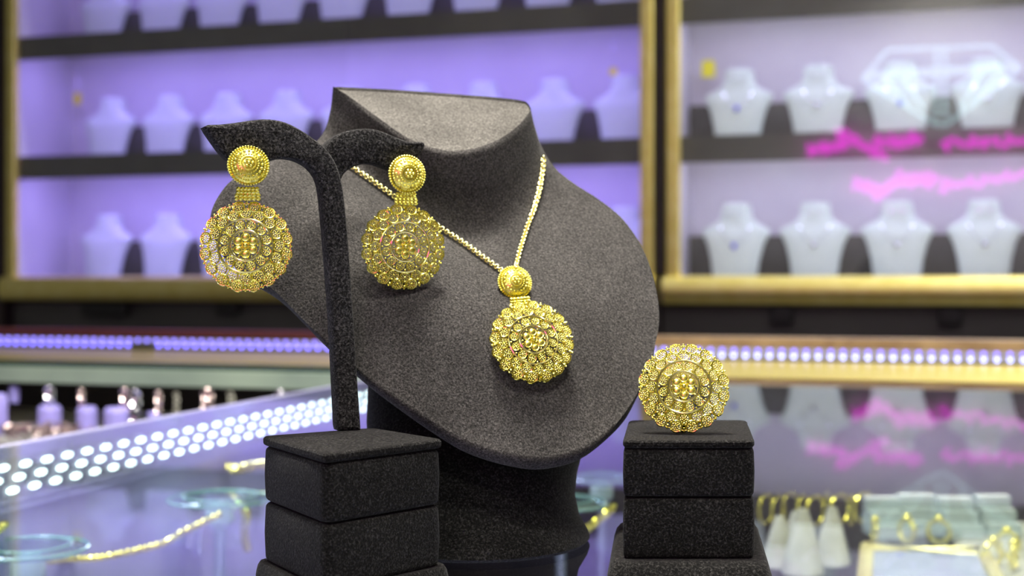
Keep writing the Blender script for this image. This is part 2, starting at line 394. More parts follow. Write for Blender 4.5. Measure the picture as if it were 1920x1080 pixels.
EDGE_LIGHT.rotation_euler = Matrix((xax, yax, zax)).transposed().to_euler()
BACK_LIGHT = area('counter_back_light', W(0.45, D_END-0.03, -0.02), W(0.45, 1.2, -0.25), 1.4, 1.3, (1.0, 0.97, 0.90), 0.02)

# ------------------------------------------------------------------ wall cabinets
def cabinet(label, p0, p1, right):
    s0, s1 = sx(p0, SD), sx(p1, SD); wst = 0.044
    t = thing('display_cabinet', label, 'cabinet', loc=W((s0+s1)/2, SD+0.12, -1.0))
    ztop = 1.06; DB = SD+0.245
    mb = MB(); wbox(mb, s0, s1, DB, DB+0.012, 0.05, ztop); mb.build('back_panel', M_PANEL, t, smooth=False)
    for a, b in ((s0, s0+0.012), (s1-0.012, s1)):
        mb = MB(); wbox(mb, a, b, SD+0.012, DB, 0.05, ztop); mb.build('side_panel', M_PANEL, t, smooth=False)
    for z in SHELF:
        mb = MB(); wbox(mb, s0+0.012, s1-0.012, SD+0.022, DB-0.0005, z-0.018, z)
        sh = mb.build('shelf', M_DECK, t, smooth=False)
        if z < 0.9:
            mb = MB(); wbox(mb, s0+(0.0125 if right else 0.10), s1-0.0125, SD+0.215, SD+0.2445, z+0.0003, z+0.092); mb.build('dark_board', M_TAUPE, sh, smooth=False, bevel=0.002)  # dark low board filling the view between the busts
        if z > 0.2:
            mb = MB(); wbox(mb, s0+0.012, s1-0.012, SD+0.012, SD+0.0218, z-0.056, z+0.001); mb.build('fascia', M_FASCIA, sh, smooth=False)
    d = bpy.data.objects.new('door', None); COL.objects.link(d); d.parent = t; ROOTM[d.name] = ROOTM[t.name]
    prof = [(0.0, 0.004), (0.004, 0.0), (0.026, 0.0), (0.030, 0.004), (0.030, 0.018), (0.0, 0.018)]
    for a in (s0, s1-0.030):
        mb = MB(); prism(mb, [W(a+q, SD-0.014+e, 0.105) for q, e in prof], [W(a+q, SD-0.014+e, ztop) for q, e in prof])
        mb.build('stile', M_RAIL, d, smooth=False, bevel=0.0015)
    mb = MB(); wbox(mb, s0, s1, SD-0.012, SD+0.006, ztop, ztop+0.04); mb.build('top_rail', M_RAIL, d, smooth=False, bevel=0.002)
    mb = MB(); mb.add([W(s0+0.03, SD, 0.112), W(s1-0.03, SD, 0.112), W(s1-0.03, SD, ztop), W(s0+0.03, SD, ztop)], [(0, 1, 2, 3)])
    mb.build('glass_pane', M_DOORG, d, smooth=False)
    # round-nosed gold bottom rail
    rp = [(-0.020, 0.050)]+[(-0.020-0.016*math.sin(a), 0.080-0.030*math.cos(a)) for a in np.linspace(0.15, 2.6, 9)]+[(-0.012, 0.1105), (0.012, 0.1105), (0.012, 0.050)]
    mb = MB(); prism(mb, [W(s0-0.004, SD+e, z) for e, z in rp], [W(s1+0.004, SD+e, z) for e, z in rp])
    mb.build('bottom_rail', M_RAIL, t, angle=30)
    return t
cabinet('tall lit display cabinet with violet shelves behind the bust and earrings', 15, 1227, False)
cabinet('tall lit display cabinet with paler shelves, above the ring', 1250, 2150, True)
# neighbouring dark post and the dark gap between the two cabinets
s0, s1 = sx(1227.5, SD), sx(1249.5, SD)
struct(wbox(MB(), s0+0.0002, s1-0.0002, SD-0.004, SD+0.25, 0.112, 1.1).build('trim_1', M_DARK, smooth=False))
s1 = sx(14, SD)
struct(wbox(MB(), s1-0.25, s1-0.0006, SD-0.02, SD+0.25, -1.0, 1.1).build('trim_2', M_DARK, smooth=False))
# low base cabinets under the gold rail
def base_unit(label, p0, p1, knobs):
    s0, s1 = sx(p0, SD), sx(p1, SD)
    t = thing('base_cabinet', label, 'cabinet', loc=W((s0+s1)/2, SD+0.1, -1.0), group=None)
    mb = MB(); wbox(mb, s0, s1, SD+0.03, SD+0.25, -1.0, 0.047); mb.build('body', M_DARK, t, smooth=False)
    mb = MB(); wbox(mb, s0+0.004, s1-0.004, SD+0.015, SD+0.0298, -0.9, 0.045); dr = mb.build('door', M_BASEP, t, smooth=False, bevel=0.002)
    for px, wpx, y0, y1 in knobs:
        a, b = sx(px-wpx/2, SD), sx(px+wpx/2, SD); Z = W(a, SD, 0).y
        mb = MB(); wbox(mb, a, b, SD-0.012, SD+0.0148, H-(y1-CY)/F*Z, H-(y0-CY)/F*Z); mb.build('handle', M_BLACK, dr, smooth=False, bevel=0.004)
    return t
base_unit('graphite base cabinet under the violet shelves, with two black handles', 15, 1238, ((198, 84, 566, 592), (428, 40, 565, 588)))
base_unit('graphite base cabinet under the paler shelves, with two black handles', 1238.6, 2150, ((1466, 44, 572, 606), (1782, 46, 574, 608)))

# ------------------------------------------------------------------ white necklace busts on the shelves
def white_bust_mesh():
    mb = MB(); prof = [(0.048, 0.000, 0.024, 0.0), (0.050, 0.005, 0.024, 0.0), (0.054, 0.035, 0.023, 0.004), (0.062, 0.068, 0.023, 0.010), (0.0715, 0.088, 0.024, 0.015),
                       (0.0765, 0.096, 0.024, 0.018), (0.0755, 0.102, 0.023, 0.020), (0.067, 0.108, 0.023, 0.022), (0.053, 0.1145, 0.024, 0.024), (0.042, 0.121, 0.025, 0.026),
                       (0.035, 0.131, 0.025, 0.028), (0.0325, 0.145, 0.026, 0.029), (0.0315, 0.158, 0.026, 0.030), (0.027, 0.161, 0.023, 0.030)]
    n = 40; V = []
    for a, z, b, off in prof:
        for k in range(n):
            t = 2*math.pi*k/n; c, s = math.cos(t), math.sin(t)
            V.append((a*math.copysign(abs(c)**0.8, c), off+b*math.copysign(abs(s)**0.9, s), z))
    m = len(prof)
    Fc = [(i*n+k, i*n+(k+1) % n, (i+1)*n+(k+1) % n, (i+1)*n+k) for i in range(m-1) for k in range(n)]+[tuple(range(n-1, -1, -1)), tuple((m-1)*n+k for k in range(n))]
    return mb.add(V, Fc)
NUM = ['first', 'second', 'third', 'fourth', 'fifth', 'sixth', 'seventh', 'eighth', 'ninth', 'tenth']
BD = SD+0.135
proto = None
def place_bust(px, z, label, group, scale=1.0, tint=None):
    global proto
    Mx = Matrix.Translation(W(sx(px, BD), BD, z+0.0004)) @ Matrix.Rotation(-A, 4, 'Z') @ Matrix.Scale(scale, 4)
    if proto is None:
        proto = white_bust_mesh().build('necklace_bust', M_WBUST); tag(proto, label, 'necklace bust', group); proto.matrix_world = Mx; return proto
    o = proto.copy(); COL.objects.link(o); o.matrix_world = Mx; o['label'] = label; o['group'] = group; return o
LEFTROW = [197, 306, 415, 527, 645, 770, 897, 1032, 1165]
rows = []
for i, px in enumerate([1383, 1533, 1688, 1852]):
    rows.append((place_bust(px, SHELF[1], 'white necklace bust on the paler upper shelf, %s from the gold post' % NUM[i], 'busts on the paler upper shelf', 1.0), px, 1))
for i, px in enumerate([1378, 1527, 1682, 1846]):
    rows.append((place_bust(px, SHELF[0], 'white necklace bust on the paler lower shelf, %s from the gold post' % NUM[i], 'busts on the paler lower shelf', 1.0), px, 0))
for i, px in enumerate(LEFTROW):
    place_bust(px+3, SHELF[1], 'white necklace bust on the violet middle shelf, %s from the left' % NUM[i], 'busts on the violet middle shelf', 0.98)
for i, px in enumerate(LEFTROW):
    place_bust(px-5, SHELF[2], 'white necklace bust cut by the photo top, %s from the left' % NUM[i], 'busts on the violet top shelf', 0.98)
for i, (px, txt) in enumerate(((193, 'at the left end'), (305, 'second from the left'), (416, 'behind the left earring'), (1168, 'just left of the gold post'))):
    place_bust(px, SHELF[0], 'white necklace bust on the violet bottom shelf, %s' % txt, 'busts on the violet bottom shelf', 0.98)
# small silver necklace and a pair of hoops on the eight paler busts
def neck_mesh(drop):
    mb = MB(); pts = []
    for k in range(25):
        a = math.pi*(k/24); x = 0.036*math.cos(a); y = -0.003-0.022*math.sin(a)**0.7 if 0 < k < 24 else -0.004
        z = 0.121-drop*math.sin(a)**1.6
        pts.append((x, 0.022+y-0.004-0.18*(0.121-z)*0, z))
    # lean the front down the chest
    pts = [(x, (0.020 - (0.121-z)*0.12) - 0.0275*math.sin(math.pi*i/24)**0.5, z) for i, (x, y, z) in enumerate(pts)]
    return tube(mb, pts, 0.0009, 6)
hoop0 = None
for i, (b, px, row) in enumerate(rows):
    Mx = b.matrix_world.copy() if False else Matrix.Translation(W(sx(px, BD), BD, SHELF[row]+0.0004)) @ Matrix.Rotation(-A, 4, 'Z')
    where = '%s paler bust, %s shelf' % (NUM[i % 4], 'upper' if row else 'lower')
    drop = 0.050 if row == 0 else 0.046
    t = thing('silver_necklace', 'silver necklace on the '+where, 'necklace', M=Mx, group='silver necklaces on the paler busts')
    mbx = neck_mesh(drop)
    o = mbx.build('chain', M_SILVER); o.parent = t
    mb = MB(); ball(mb, (0, -0.0175, 0.121-drop-0.005), 0.0058, 2, (1, 0.6, 1.2)); o = mb.build('pendant', M_BLUEGEM if i in (2, 4, 0) else M_SILVER); o.parent = t
    for sgn, side in ((-1, 'left'), (1, 'right')):
        mb = MB(); torus(mb, (0.011*sgn, -0.0035, 0.139), 0.0046, 0.0011, 18, 6, [[1, 0, 0], [0, 0, -1], [0, 1, 0]])
        o = mb.build('hoop_earring', M_SILVER); o.matrix_world = Mx
        tag(o, 'small %s silver hoop pinned to the %s' % (side, where), 'earring', 'silver hoops on the paler busts')
# yellow card tags hanging at the glass
for px, py, wpx, hpx, lab in ((1328, 129, 24, 32, 'yellow card tag beside the first paler bust, upper shelf'), (1150, 134, 14, 14, 'tiny yellow tag beside the last bust on the violet middle shelf'),
                              (145, 185, 15, 22, 'faint yellow tag inside the violet cabinet at the left end')):
    d = SD+0.20; s = sx(px, d); Z = W(s, d, 0).y; c = W(s, d, H-(py-CY)/F*Z)
    hw, hh = wpx/2*Z/F, hpx/2*Z/F
    mb = MB(); prism(mb, [c+W(a, -0.001, b) for a, b in ((-hw, -hh), (hw, -hh), (hw, hh*0.7), (hw*0.7, hh), (-hw*0.7, hh), (-hw, hh*0.7))],
                     [c+W(a, 0.001, b) for a, b in ((-hw, -hh), (hw, -hh), (hw, hh*0.7), (hw*0.7, hh), (-hw*0.7, hh), (-hw, hh*0.7))])
    t = thing('price_tag', lab, 'tag', loc=c-Vector((0, 0, hh)), group='yellow card tags'); mb.build('card', M_YTAG, t, smooth=False)
    zs = SHELF[2]-0.0185 if py < 170 and px > 1200 else SHELF[2]-0.0185
    mb = MB(); tube(mb, [c+W(0, 0, hh*0.9), W(s, d, zs)], 0.0003, 5); mb.build('string', M_SILVER, t)

# ------------------------------------------------------------------ charcoal necklace bust
DZ = 0.006
def A3(L): return [at(x, y, z+DZ) for x, y, z in L]
c0 = A3([(630, 166, .572), (660, 190, .566), (705, 224, .556), (760, 263, .548), (810, 284, .545), (850, 290, .545), (895, 284, .548), (940, 266, .556), (975, 240, .566), (995, 214, .576), (992, 197, .583)])
d0 = A3([(630, 166, .572), (620, 212, .574), (603, 256, .572), (560, 285, .556), (500, 305, .541), (440, 334, .529), (405, 380, .523), (397, 425, .519), (412, 468, .516)])
c1 = A3([(412, 468, .516), (460, 508, .513), (515, 546, .511), (600, 630, .505), (690, 710, .500), (830, 806, .495), (910, 843, .494), (1000, 861, .495), (1060, 855, .499), (1110, 834, .504), (1155, 795, .511), (1192, 742, .519), (1220, 680, .529)])
d1 = A3([(992, 197, .583), (1003, 238, .586), (1016, 276, .589), (1040, 314, .590), (1075, 343, .588), (1120, 372, .584), (1165, 408, .577), (1203, 462, .566), (1226, 525, .556), (1236, 600, .543), (1220, 680, .529)])
NU, NV = 90, 90
c0s, c1s, d0s, d1s = spline(c0, NU), spline(c1, NU), spline(d0, NV), spline(d1, NV)
G = coons(c0s, c1s, d0s, d1s)
uu = np.linspace(0, 1, NU)[:, None]; vv = np.linspace(0, 1, NV)[None, :]
bump = -0.010*np.sin(np.pi*uu)*np.sin(np.pi*np.clip(vv, 0, 1))**1.2 + 0.0065*np.sin(np.pi*uu)**1.5*np.exp(-((vv-0.24)/0.20)**2)*(1-np.exp(-(vv/0.10)**2))
G[..., 1] += bump
gx = np.gradient(G, axis=0); gy = np.gradient(G, axis=1); NRM = np.cross(gx, gy); NRM /= np.linalg.norm(NRM, axis=2)[..., None]
if NRM[NU//2, NV//2, 1] > 0: NRM = -NRM
TH = 0.010
cb = spline(A3([(630, 166, .572), (634, 163.5, .577), (720, 167, .594), (800, 172.5, .600), (900, 180, .600), (955, 185, .595), (982, 190, .588), (992, 197, .583)]), NU)
off = lambda e: np.stack(e)
c1b = G[:, -1]-NRM[:, -1]*TH; d0b = G[0]-NRM[0]*TH*np.clip(np.linspace(0, 1, NV)*4, 0, 1)[:, None]; d1b = G[-1]-NRM[-1]*TH*np.clip(np.linspace(0, 1, NV)*4, 0, 1)[:, None]
d0b = d0b+(1-np.clip(np.linspace(0, 1, NV)*4, 0, 1))[:, None]*(cb[0]-d0b[0]); d1b = d1b+(1-np.clip(np.linspace(0, 1, NV)*4, 0, 1))[:, None]*(cb[-1]-d1b[0])
d0b[-1] = c1b[0]; d1b[-1] = c1b[-1]
Bk = coons(cb, c1b, d0b, d1b)
Bk[..., 1] += 0.030*np.sin(np.pi*uu)*np.exp(-((vv-0.12)/0.22)**2)*np.clip(vv*8, 0, 1) - 0.0*uu
# keep the back behind the front
Bk[1:-1, 1:-1, 1] = np.maximum(Bk[1:-1, 1:-1, 1], G[1:-1, 1:-1, 1]+0.008)
bustM = Matrix.Translation(Vector((-0.015, 0.55, 0)))
bust = thing('display_bust', 'large charcoal suede necklace bust with slanted neck, wearing the gold pendant', 'necklace bust', M=bustM)
mb = MB()
mb.add(G.reshape(-1, 3), gridfaces(NU, NV))
mb.add(Bk.reshape(-1, 3), gridfaces(NU, NV, 0, True))
def strip(a, b, flip=False):
    n = len(a); V = np.vstack([a, b]); q = [(i, i+1, n+i+1, n+i) for i in range(n-1)]
    mb.add(V, [t[::-1] for t in q] if flip else q)
def edge_band(a, b, na, k=5, flip=False):
    """rounded padded edge between the front and back sheets"""
    prev = a; mid = (a+b)/2
    outw = a-np.roll(a, 0, 0)
    for j in range(1, k+1):
        t = j/k; cur = a*(1-t)+b*t + na*0.0022*math.sin(math.pi*t); strip(prev, cur, flip); prev = cur
out_d0 = -gx[0]/np.linalg.norm(gx[0], axis=1)[:, None]; out_d1 = gx[-1]/np.linalg.norm(gx[-1], axis=1)[:, None]; out_c1 = gy[:, -1]/np.linalg.norm(gy[:, -1], axis=1)[:, None]
edge_band(G[0], Bk[0], out_d0, flip=True); edge_band(G[-1], Bk[-1], out_d1); edge_band(G[:, -1], Bk[:, -1], out_c1)
# rolled rim round the neck opening
Lf, Lb = G[:, 0], Bk[:, 0]
cen = (Lf.mean(0)+Lb.mean(0))/2
cap_n = np.cross(Lf[-1]-Lf[0], Lb[NU//2]-Lf[NU//2]); cap_n /= np.linalg.norm(cap_n)
if cap_n[2] < 0: cap_n = -cap_n
gap = Lb-Lf; gl = np.linalg.norm(gap, axis=1)[:, None]; gd = gap/np.maximum(gl, 1e-6)
wf, wb = np.minimum(0.0042, 0.2*gl), np.minimum(0.0022, 0.12*gl)
fade = np.minimum(1, gl/0.012)
inF = Lf+gd*wf-cap_n*0.0006*fade; inB = Lb-gd*wb-cap_n*0.0003*fade
upF = Lf+gd*wf*0.45+cap_n*0.0009*fade; upB = Lb-gd*wb*0.5+cap_n*0.0004*fade
strip(Lf, upF); strip(upF, inF); strip(Lb, upB, True); strip(upB, inB, True)
import bmesh as _bm
body = mb.build('chest', M_BUST, bust, angle=60)
bm = _bm.new(); bm.from_mesh(body.data); _bm.ops.remove_doubles(bm, verts=bm.verts, dist=2e-5); _bm.ops.recalc_face_normals(bm, faces=bm.faces); bm.to_mesh(body.data); bm.free()
body.data.polygons.foreach_set('use_smooth', [True]*len(body.data.polygons)); body.data.set_sharp_from_angle(angle=math.radians(70))
mb = MB(); nr = 14
C = np.stack([inF*(1-t)+inB*t - cap_n*0.0008*1.0 for t in np.linspace(0, 1, nr)], 1)+(cap_n*0.0006*fade)[:, None, :]
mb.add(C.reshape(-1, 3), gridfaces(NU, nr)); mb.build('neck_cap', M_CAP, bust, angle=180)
# support column
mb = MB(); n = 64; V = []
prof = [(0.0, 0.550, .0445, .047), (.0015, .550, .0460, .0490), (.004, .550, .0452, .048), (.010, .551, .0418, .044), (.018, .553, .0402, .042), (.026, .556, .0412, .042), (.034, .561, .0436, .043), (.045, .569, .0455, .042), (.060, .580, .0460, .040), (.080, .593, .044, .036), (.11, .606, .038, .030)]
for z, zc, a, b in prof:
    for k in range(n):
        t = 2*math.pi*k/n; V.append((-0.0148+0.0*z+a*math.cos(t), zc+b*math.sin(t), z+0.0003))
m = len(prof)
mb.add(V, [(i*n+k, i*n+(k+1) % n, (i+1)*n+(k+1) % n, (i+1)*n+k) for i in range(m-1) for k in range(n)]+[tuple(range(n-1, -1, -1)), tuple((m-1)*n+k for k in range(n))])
mb.build('support_stand', M_BOX, bust, angle=60)  # black suede: shade under the chest put into the stand's colour

BVH = BVHTree.FromPolygons([Vector(p) for p in G.reshape(-1, 3)], gridfaces(NU, NV))
CAM = Vector((0, 0, H))
def hit(px, py):
    dv = (at(px, py, 1.0)-CAM).normalized(); p, nn, i, dist = BVH.ray_cast(CAM, dv)
    if p is None: return None, None
    if nn.dot(dv) > 0: nn = -nn
    return p, nn

# ------------------------------------------------------------------ black suede risers
def rounded_quad(P, r, k=5):
    """plan loop with rounded corners from four corner points"""
    out = []; n = len(P)
    for i in range(n):
        p = Vector(P[i]); a = (Vector(P[i-1])-p).normalized(); b = (Vector(P[(i+1) % n])-p).normalized()
        for t in np.linspace(0, 1, k):
            q0 = p+a*r*(1-t); q1 = p+b*r*t; out.append(q0*(1-t)+q1*t if False else (p+a*r)*(1-t)**2+p*2*t*(1-t)+(p+b*r)*t*t)
    return out
def quad_scale(P, off):
    c = sum((Vector(p) for p in P), Vector((0, 0)))/len(P); L = []
    for p in P:
        dv = (Vector(p)-c); L.append(c+dv*(1+off/dv.length*1.35))
    return L
def cushion(P, z0, z1, r_plan, r_edge, m, name, parent, soft=0.0):
    """upholstered block: rounded in plan and along its top and bottom edges"""
    mb = MB(); rings = []
    steps = [(-r_edge, z0)]+[(-r_edge*(1-math.sin(a)), z0+r_edge*(1-math.cos(a))) for a in np.linspace(0.35, math.pi/2, 4)]
    steps += [(soft*0.6, z0+(z1-z0)*0.3), (soft, (z0+z1)/2), (soft*0.6, z0+(z1-z0)*0.7)]
    steps += [(-r_edge*(1-math.cos(a)), z1-r_edge*(1-math.sin(a))) for a in np.linspace(0, math.pi/2, 5)]
    for off_, z in steps:
        rings.append([(p.x, p.y, z) for p in rounded_quad(quad_scale(P, off_), r_plan)])
    n = len(rings[0]); V = [p for r in rings for p in r]; m_ = len(rings)
    Fc = [(i*n+k, i*n+(k+1) % n, (i+1)*n+(k+1) % n, (i+1)*n+k) for i in range(m_-1) for k in range(n)]+[tuple(range(n-1, -1, -1)), tuple((m_-1)*n+k for k in range(n))]
    mb.add(V, Fc); return mb.build(name, m, parent, angle=50)
def flare(P, off, z0, z1, r_plan, m, parent, flat=0.0):
    mb = MB(); rings = []
    for o_, z in ((off*1.02, z0), (off*1.06, z0+0.001), (off*0.97, z0+(z1-z0)*0.45), (off*0.80, z0+(z1-z0)*0.8), (off*0.55, z1), (off*0.2, z1), (-0.002, z1)):
        rings.append([(p.x, p.y, z) for p in rounded_quad(quad_scale(P, o_), r_plan)])
    n = len(rings[0]); V = [p for r in rings for p in r]; m_ = len(rings)
    Fc = [(i*n+k, i*n+(k+1) % n, (i+1)*n+(k+1) % n, (i+1)*n+k) for i in range(m_-1) for k in range(n)]+[tuple(range(n-1, -1, -1)), tuple((m_-1)*n+k for k in range(n))]
    mb.add(V, Fc); return mb.build('plinth', m, parent, angle=60)
# left riser (earring stand)
ZC = 0.430; ZT = H-330*ZC/F
lc = lambda px, py: at_z(px, py, ZT).xy
QL = [lc(609, 851), lc(834, 823), lc(700, 801.5), lc(488, 817)]
zb = H-590*ZC/F
stand = thing('earring_stand', 'black suede two-armed earring stand on a two-tier block riser', 'earring stand', loc=(QL[0].x+0.01, QL[0].y+0.04, 0))
zm = H-465*ZC/F
cushion(quad_scale(QL, -0.0002), ZT-0.0032, ZT, 0.003, 0.0011, M_BOX, 'lid', stand)
cushion(quad_scale(QL, -0.0006), zm+0.0002, ZT-0.0034, 0.0045, 0.0016, M_BOX, 'upper_block', stand, 0.0003)
cushion(quad_scale(QL, -0.0006), zb, zm-0.0002, 0.0045, 0.0018, M_BOX, 'lower_block', stand, 0.0003)
flare(QL, 0.0024, 0.0003, zb, 0.006, M_BOX, stand)
# right riser (ring display)
ZR = 0.465; ZTR = H-304*ZR/F
rc = lambda px, py: at_z(px, py, ZTR).xy
QR = [rc(1166.5, 826), rc(1416.5, 826), rc(1401, 787), rc(1178, 787)]
zbr = H-527*ZR/F
rdisp = thing('ring_display', 'black suede two-tier block riser holding the gold ring', 'ring display', loc=((QR[0].x+QR[1].x)/2, (QR[0].y+QR[2].y)/2, 0))
zmr = H-412*ZR/F
cushion(quad_scale(QR, -0.0002), ZTR-0.0028, ZTR, 0.004, 0.0012, M_BOX, 'lid', rdisp)
cushion(quad_scale(QR, -0.0005), zmr+0.0003, ZTR-0.003, 0.003, 0.0014, M_BOX, 'upper_block', rdisp, 0.0003)
cushion(quad_scale(QR, -0.0005), zbr, zmr-0.0003, 0.003, 0.0014, M_BOX, 'lower_block', rdisp, 0.0003)
flare(QR, 0.0072, 0.0003, zbr, 0.006, M_BOX, rdisp)

# the earring stand's board with two wings
PN = Vector((0.42, -0.9075, 0)).normalized()
P0 = at(640, 560, 0.4955)
def on_plane(px, py, P=P0, N=PN):
    dv = at(px, py, 1.0)-CAM; return CAM+dv*((P-CAM).dot(N)/dv.dot(N))
def board(outline, depth, name, P=P0, n=150):
    pts2 = spline([(x, y, 0) for x, y in outline], n, closed=True)
    fr = [on_plane(x, y, P) for x, y, _ in pts2]; c = sum(fr, Vector())/n
    # soft edges: inset front and back loops using in-plane outward normals
    ou = []
    for i in range(n):
        t = (fr[(i+1) % n]-fr[i-1]).normalized(); ou.append(t.cross(PN))
    area_sign = sum((fr[i]-c).cross(fr[(i+1) % n]-c).dot(PN) for i in range(n))
    if area_sign < 0: ou = [-q for q in ou]
    rings = []
    for ins, dp in ((0.0016, 0.0), (0.0006, 0.0004), (0.0, 0.0014), (0.0, depth-0.0014), (0.0006, depth-0.0004), (0.0016, depth)):
        rings.append([fr[i]-ou[i]*ins-PN*dp for i in range(n)])
    mb = MB(); V = [p for r in rings for p in r]; m_ = len(rings)
    Fc = [(i*n+k, i*n+(k+1) % n, (i+1)*n+(k+1) % n, (i+1)*n+k) for i in range(m_-1) for k in range(n)]
    mb.add(V, Fc)
    # caps triangulated by bmesh
    pl2 = [((q-P).dot(Vector((-PN.y, PN.x, 0))), q.z) for q in fr]
    bm = _bm.new(); Vl = np.concatenate(mb.v); vs_ = [bm.verts.new(v) for v in Vl]
    for f in mb.f: bm.faces.new([vs_[i] for i in f])
    for base in (0, (m_-1)*n):
        for tri in tessellate_polygon([[Vector((q[0]*10, q[1]*10, 0)) for q in pl2]]):
            bm.faces.new([vs_[base+k] for k in tri])
    _bm.ops.recalc_face_normals(bm, faces=bm.faces)
    bm.verts.index_update(); mb2 = MB(); mb2.add([v.co[:] for v in bm.verts], [tuple(v.index for v in f.verts) for f in bm.faces]); bm.free()
    return mb2.build(name, M_STAND, stand, angle=35)
board([(384, 237), (392, 233.5), (412, 233), (440, 230), (470, 225.5), (500, 223), (530, 227), (560, 240), (590, 260), (614, 280), (632, 308), (643, 345), (650, 400), (656, 470), (662, 560), (668, 650), (673, 730), (677, 785), (678.2, 805), (677.8, 808), (676, 808.6), (660, 808.6), (640, 808.6), (637, 808.4), (635.4, 806), (634, 780), (631, 720), (627, 640), (622, 560), (616, 480), (610, 410), (604, 355), (596, 330), (580, 311), (556, 299), (530, 296), (505, 302), (478, 312), (450, 310), (424, 293), (402, 265)], 0.0085, 'post_and_arm')
P1 = P0-PN*0.0100
board([(608, 290), (613, 271), (628, 257), (652, 245), (682, 240.5), (712, 244), (740, 255), (768, 265), (788, 265), (798, 268), (795, 280), (782, 298), (760, 312), (738, 317), (722, 312), (702, 306), (682, 307), (662, 314), (648, 324), (640, 338), (630, 352), (620, 348), (612, 320)], 0.0085, 'arm', P1)

# ------------------------------------------------------------------ gold filigree jewellery
RM = 0.0164
def dome(r): return 0.14*(1-r*r)
def filigree_mesh(seed=0):
    mb = MB()
    def cup(x, y, rc, beads, br, tilt=0, wire=0.022, up=0.0, lobe=False):
        r0 = math.hypot(x, y); z = dome(min(r0, 1))+up
        nz = Vector((0.45*x, 0.45*y, 1)).normalized(); Rt = np.array(nz.to_track_quat('Z', 'Y').to_matrix())
        torus(mb, (x, y, z+0.006), rc*1.02, wire*0.75, 20, 5, Rt)
        for nb, fr, bs in ((beads*2-2, 0.70, 0.57), (beads-1, 0.35, 0.57)):
            for k in range(nb):
                a = 2*math.pi*k/nb+tilt
                q = Rt @ np.array([fr*rc*math.cos(a), fr*rc*math.sin(a), 0.004+0.012*(1-fr)]); ball(mb, (x+q[0], y+q[1], z+q[2]), br*bs, 1, (1, 1, 0.8))
        ball(mb, (x, y, z+0.016), br*0.62, 1)
    for k in range(16):                                   # outer scallops, two lobes deep, upper and lower layer
        a = 2*math.pi*(k+0.5)/16
        cup(0.865*math.cos(a), 0.865*math.sin(a), 0.118, 6, 0.038, a)
        b = 2*math.pi*k/16
        ball(mb, (0.955*math.cos(b), 0.955*math.sin(b), 0.01), 0.028, 1)
        ball(mb, (0.90*math.cos(b), 0.90*math.sin(b), 0.045), 0.032, 1)
        cup(0.70*math.cos(b), 0.70*math.sin(b), 0.112, 6, 0.036, b)
        ball(mb, (0.80*math.cos(b), 0.80*math.sin(b), 0.085), 0.026, 1)
        torus(mb, (0.865*math.cos(a), 0.865*math.sin(a), -0.09), 0.112, 0.018, 12, 5)
        for e in (-0.10, 0.10):
            tube(mb, [(0.955*math.cos(a+e), 0.955*math.sin(a+e), -0.09), (0.955*math.cos(a+e), 0.955*math.sin(a+e), 0.04)], 0.016, 5)
    for k in range(12):                                   # inner ring of granulated cups
        b = 2*math.pi*(k+0.5)/12
        cup(0.455*math.cos(b), 0.455*math.sin(b), 0.088, 5, 0.032, b, 0.018, 0.012)
        c = 2*math.pi*k/12
        ball(mb, (0.53*math.cos(c), 0.53*math.sin(c), dome(0.53)), 0.028, 1); ball(mb, (0.385*math.cos(c), 0.385*math.sin(c), dome(0.385)), 0.024, 1)
    for r_, zz, w_ in ((0.80, -0.09, 0.02), (0.60, -0.05, 0.02), (0.93, -0.02, 0.016)): torus(mb, (0, 0, zz), r_, w_, 48, 6)
    for k in range(8):                                    # ribs under the openwork
        a = 2*math.pi*k/8+0.2; tube(mb, [(0.2*math.cos(a), 0.2*math.sin(a), 0.06), (0.6*math.cos(a), 0.6*math.sin(a), -0.03), (0.9*math.cos(a), 0.9*math.sin(a), -0.08)], 0.018, 5)
    return mb
def flower_mesh():
    mb = MB()
    for k in range(6):
        a = math.pi/6+math.pi/3*k; x, y = 0.180*math.cos(a), 0.180*math.sin(a)
        ball(mb, (x, y, dome(0.165)+0.002), 0.090, 2, (1, 1, 0.42)); torus(mb, (x, y, dome(0.165)+0.012), 0.084, 0.014, 18, 5)
        b = math.pi/3*k; ball(mb, (0.262*math.cos(b), 0.262*math.sin(b), dome(0.26)), 0.024, 1)
    ball(mb, (0, 0, dome(0)+0.025), 0.062, 2); torus(mb, (0, 0, dome(0)+0.005), 0.075, 0.014, 16, 5)
    return mb
def bands_mesh():
    mb = MB()
    torus(mb, (0, 0, dome(0.345)+0.012), 0.335, 0.024, 64, 8); torus(mb, (0, 0, dome(0.575)+0.012), 0.578, 0.026, 72, 8)
    for k in range(60):
        a = 2*math.pi*k/60; ball(mb, (0.298*math.cos(a)*1.0, 0.298*math.sin(a), dome(0.3)+0.004), 0.013, 1)
    return mb
def stud_mesh():
    mb = MB()
    lathe(mb, (0, 0, 0), [(0.40, -0.10), (0.42, -0.02), (0.40, 0.03), (0.34, 0.09), (0.26, 0.14), (0.16, 0.175), (0.06, 0.19)], 40)
    for r_, z_, n_, b_ in ((0.425, 0.015, 44, 0.032), (0.355, 0.085, 40, 0.026), (0.29, 0.13, 20, 0.036), (0.21, 0.165, 24, 0.022)):
        for k in range(n_):
            a = 2*math.pi*k/n_; ball(mb, (r_*math.cos(a), r_*math.sin(a), z_), b_, 1)
    torus(mb, (0, 0, 0.185), 0.145, 0.020, 32, 6)
    for k in range(6):
        a = math.pi/3*k; ball(mb, (0.08*math.cos(a), 0.08*math.sin(a), 0.20), 0.04, 1)
    ball(mb, (0, 0, 0.215), 0.045, 1)
    return mb
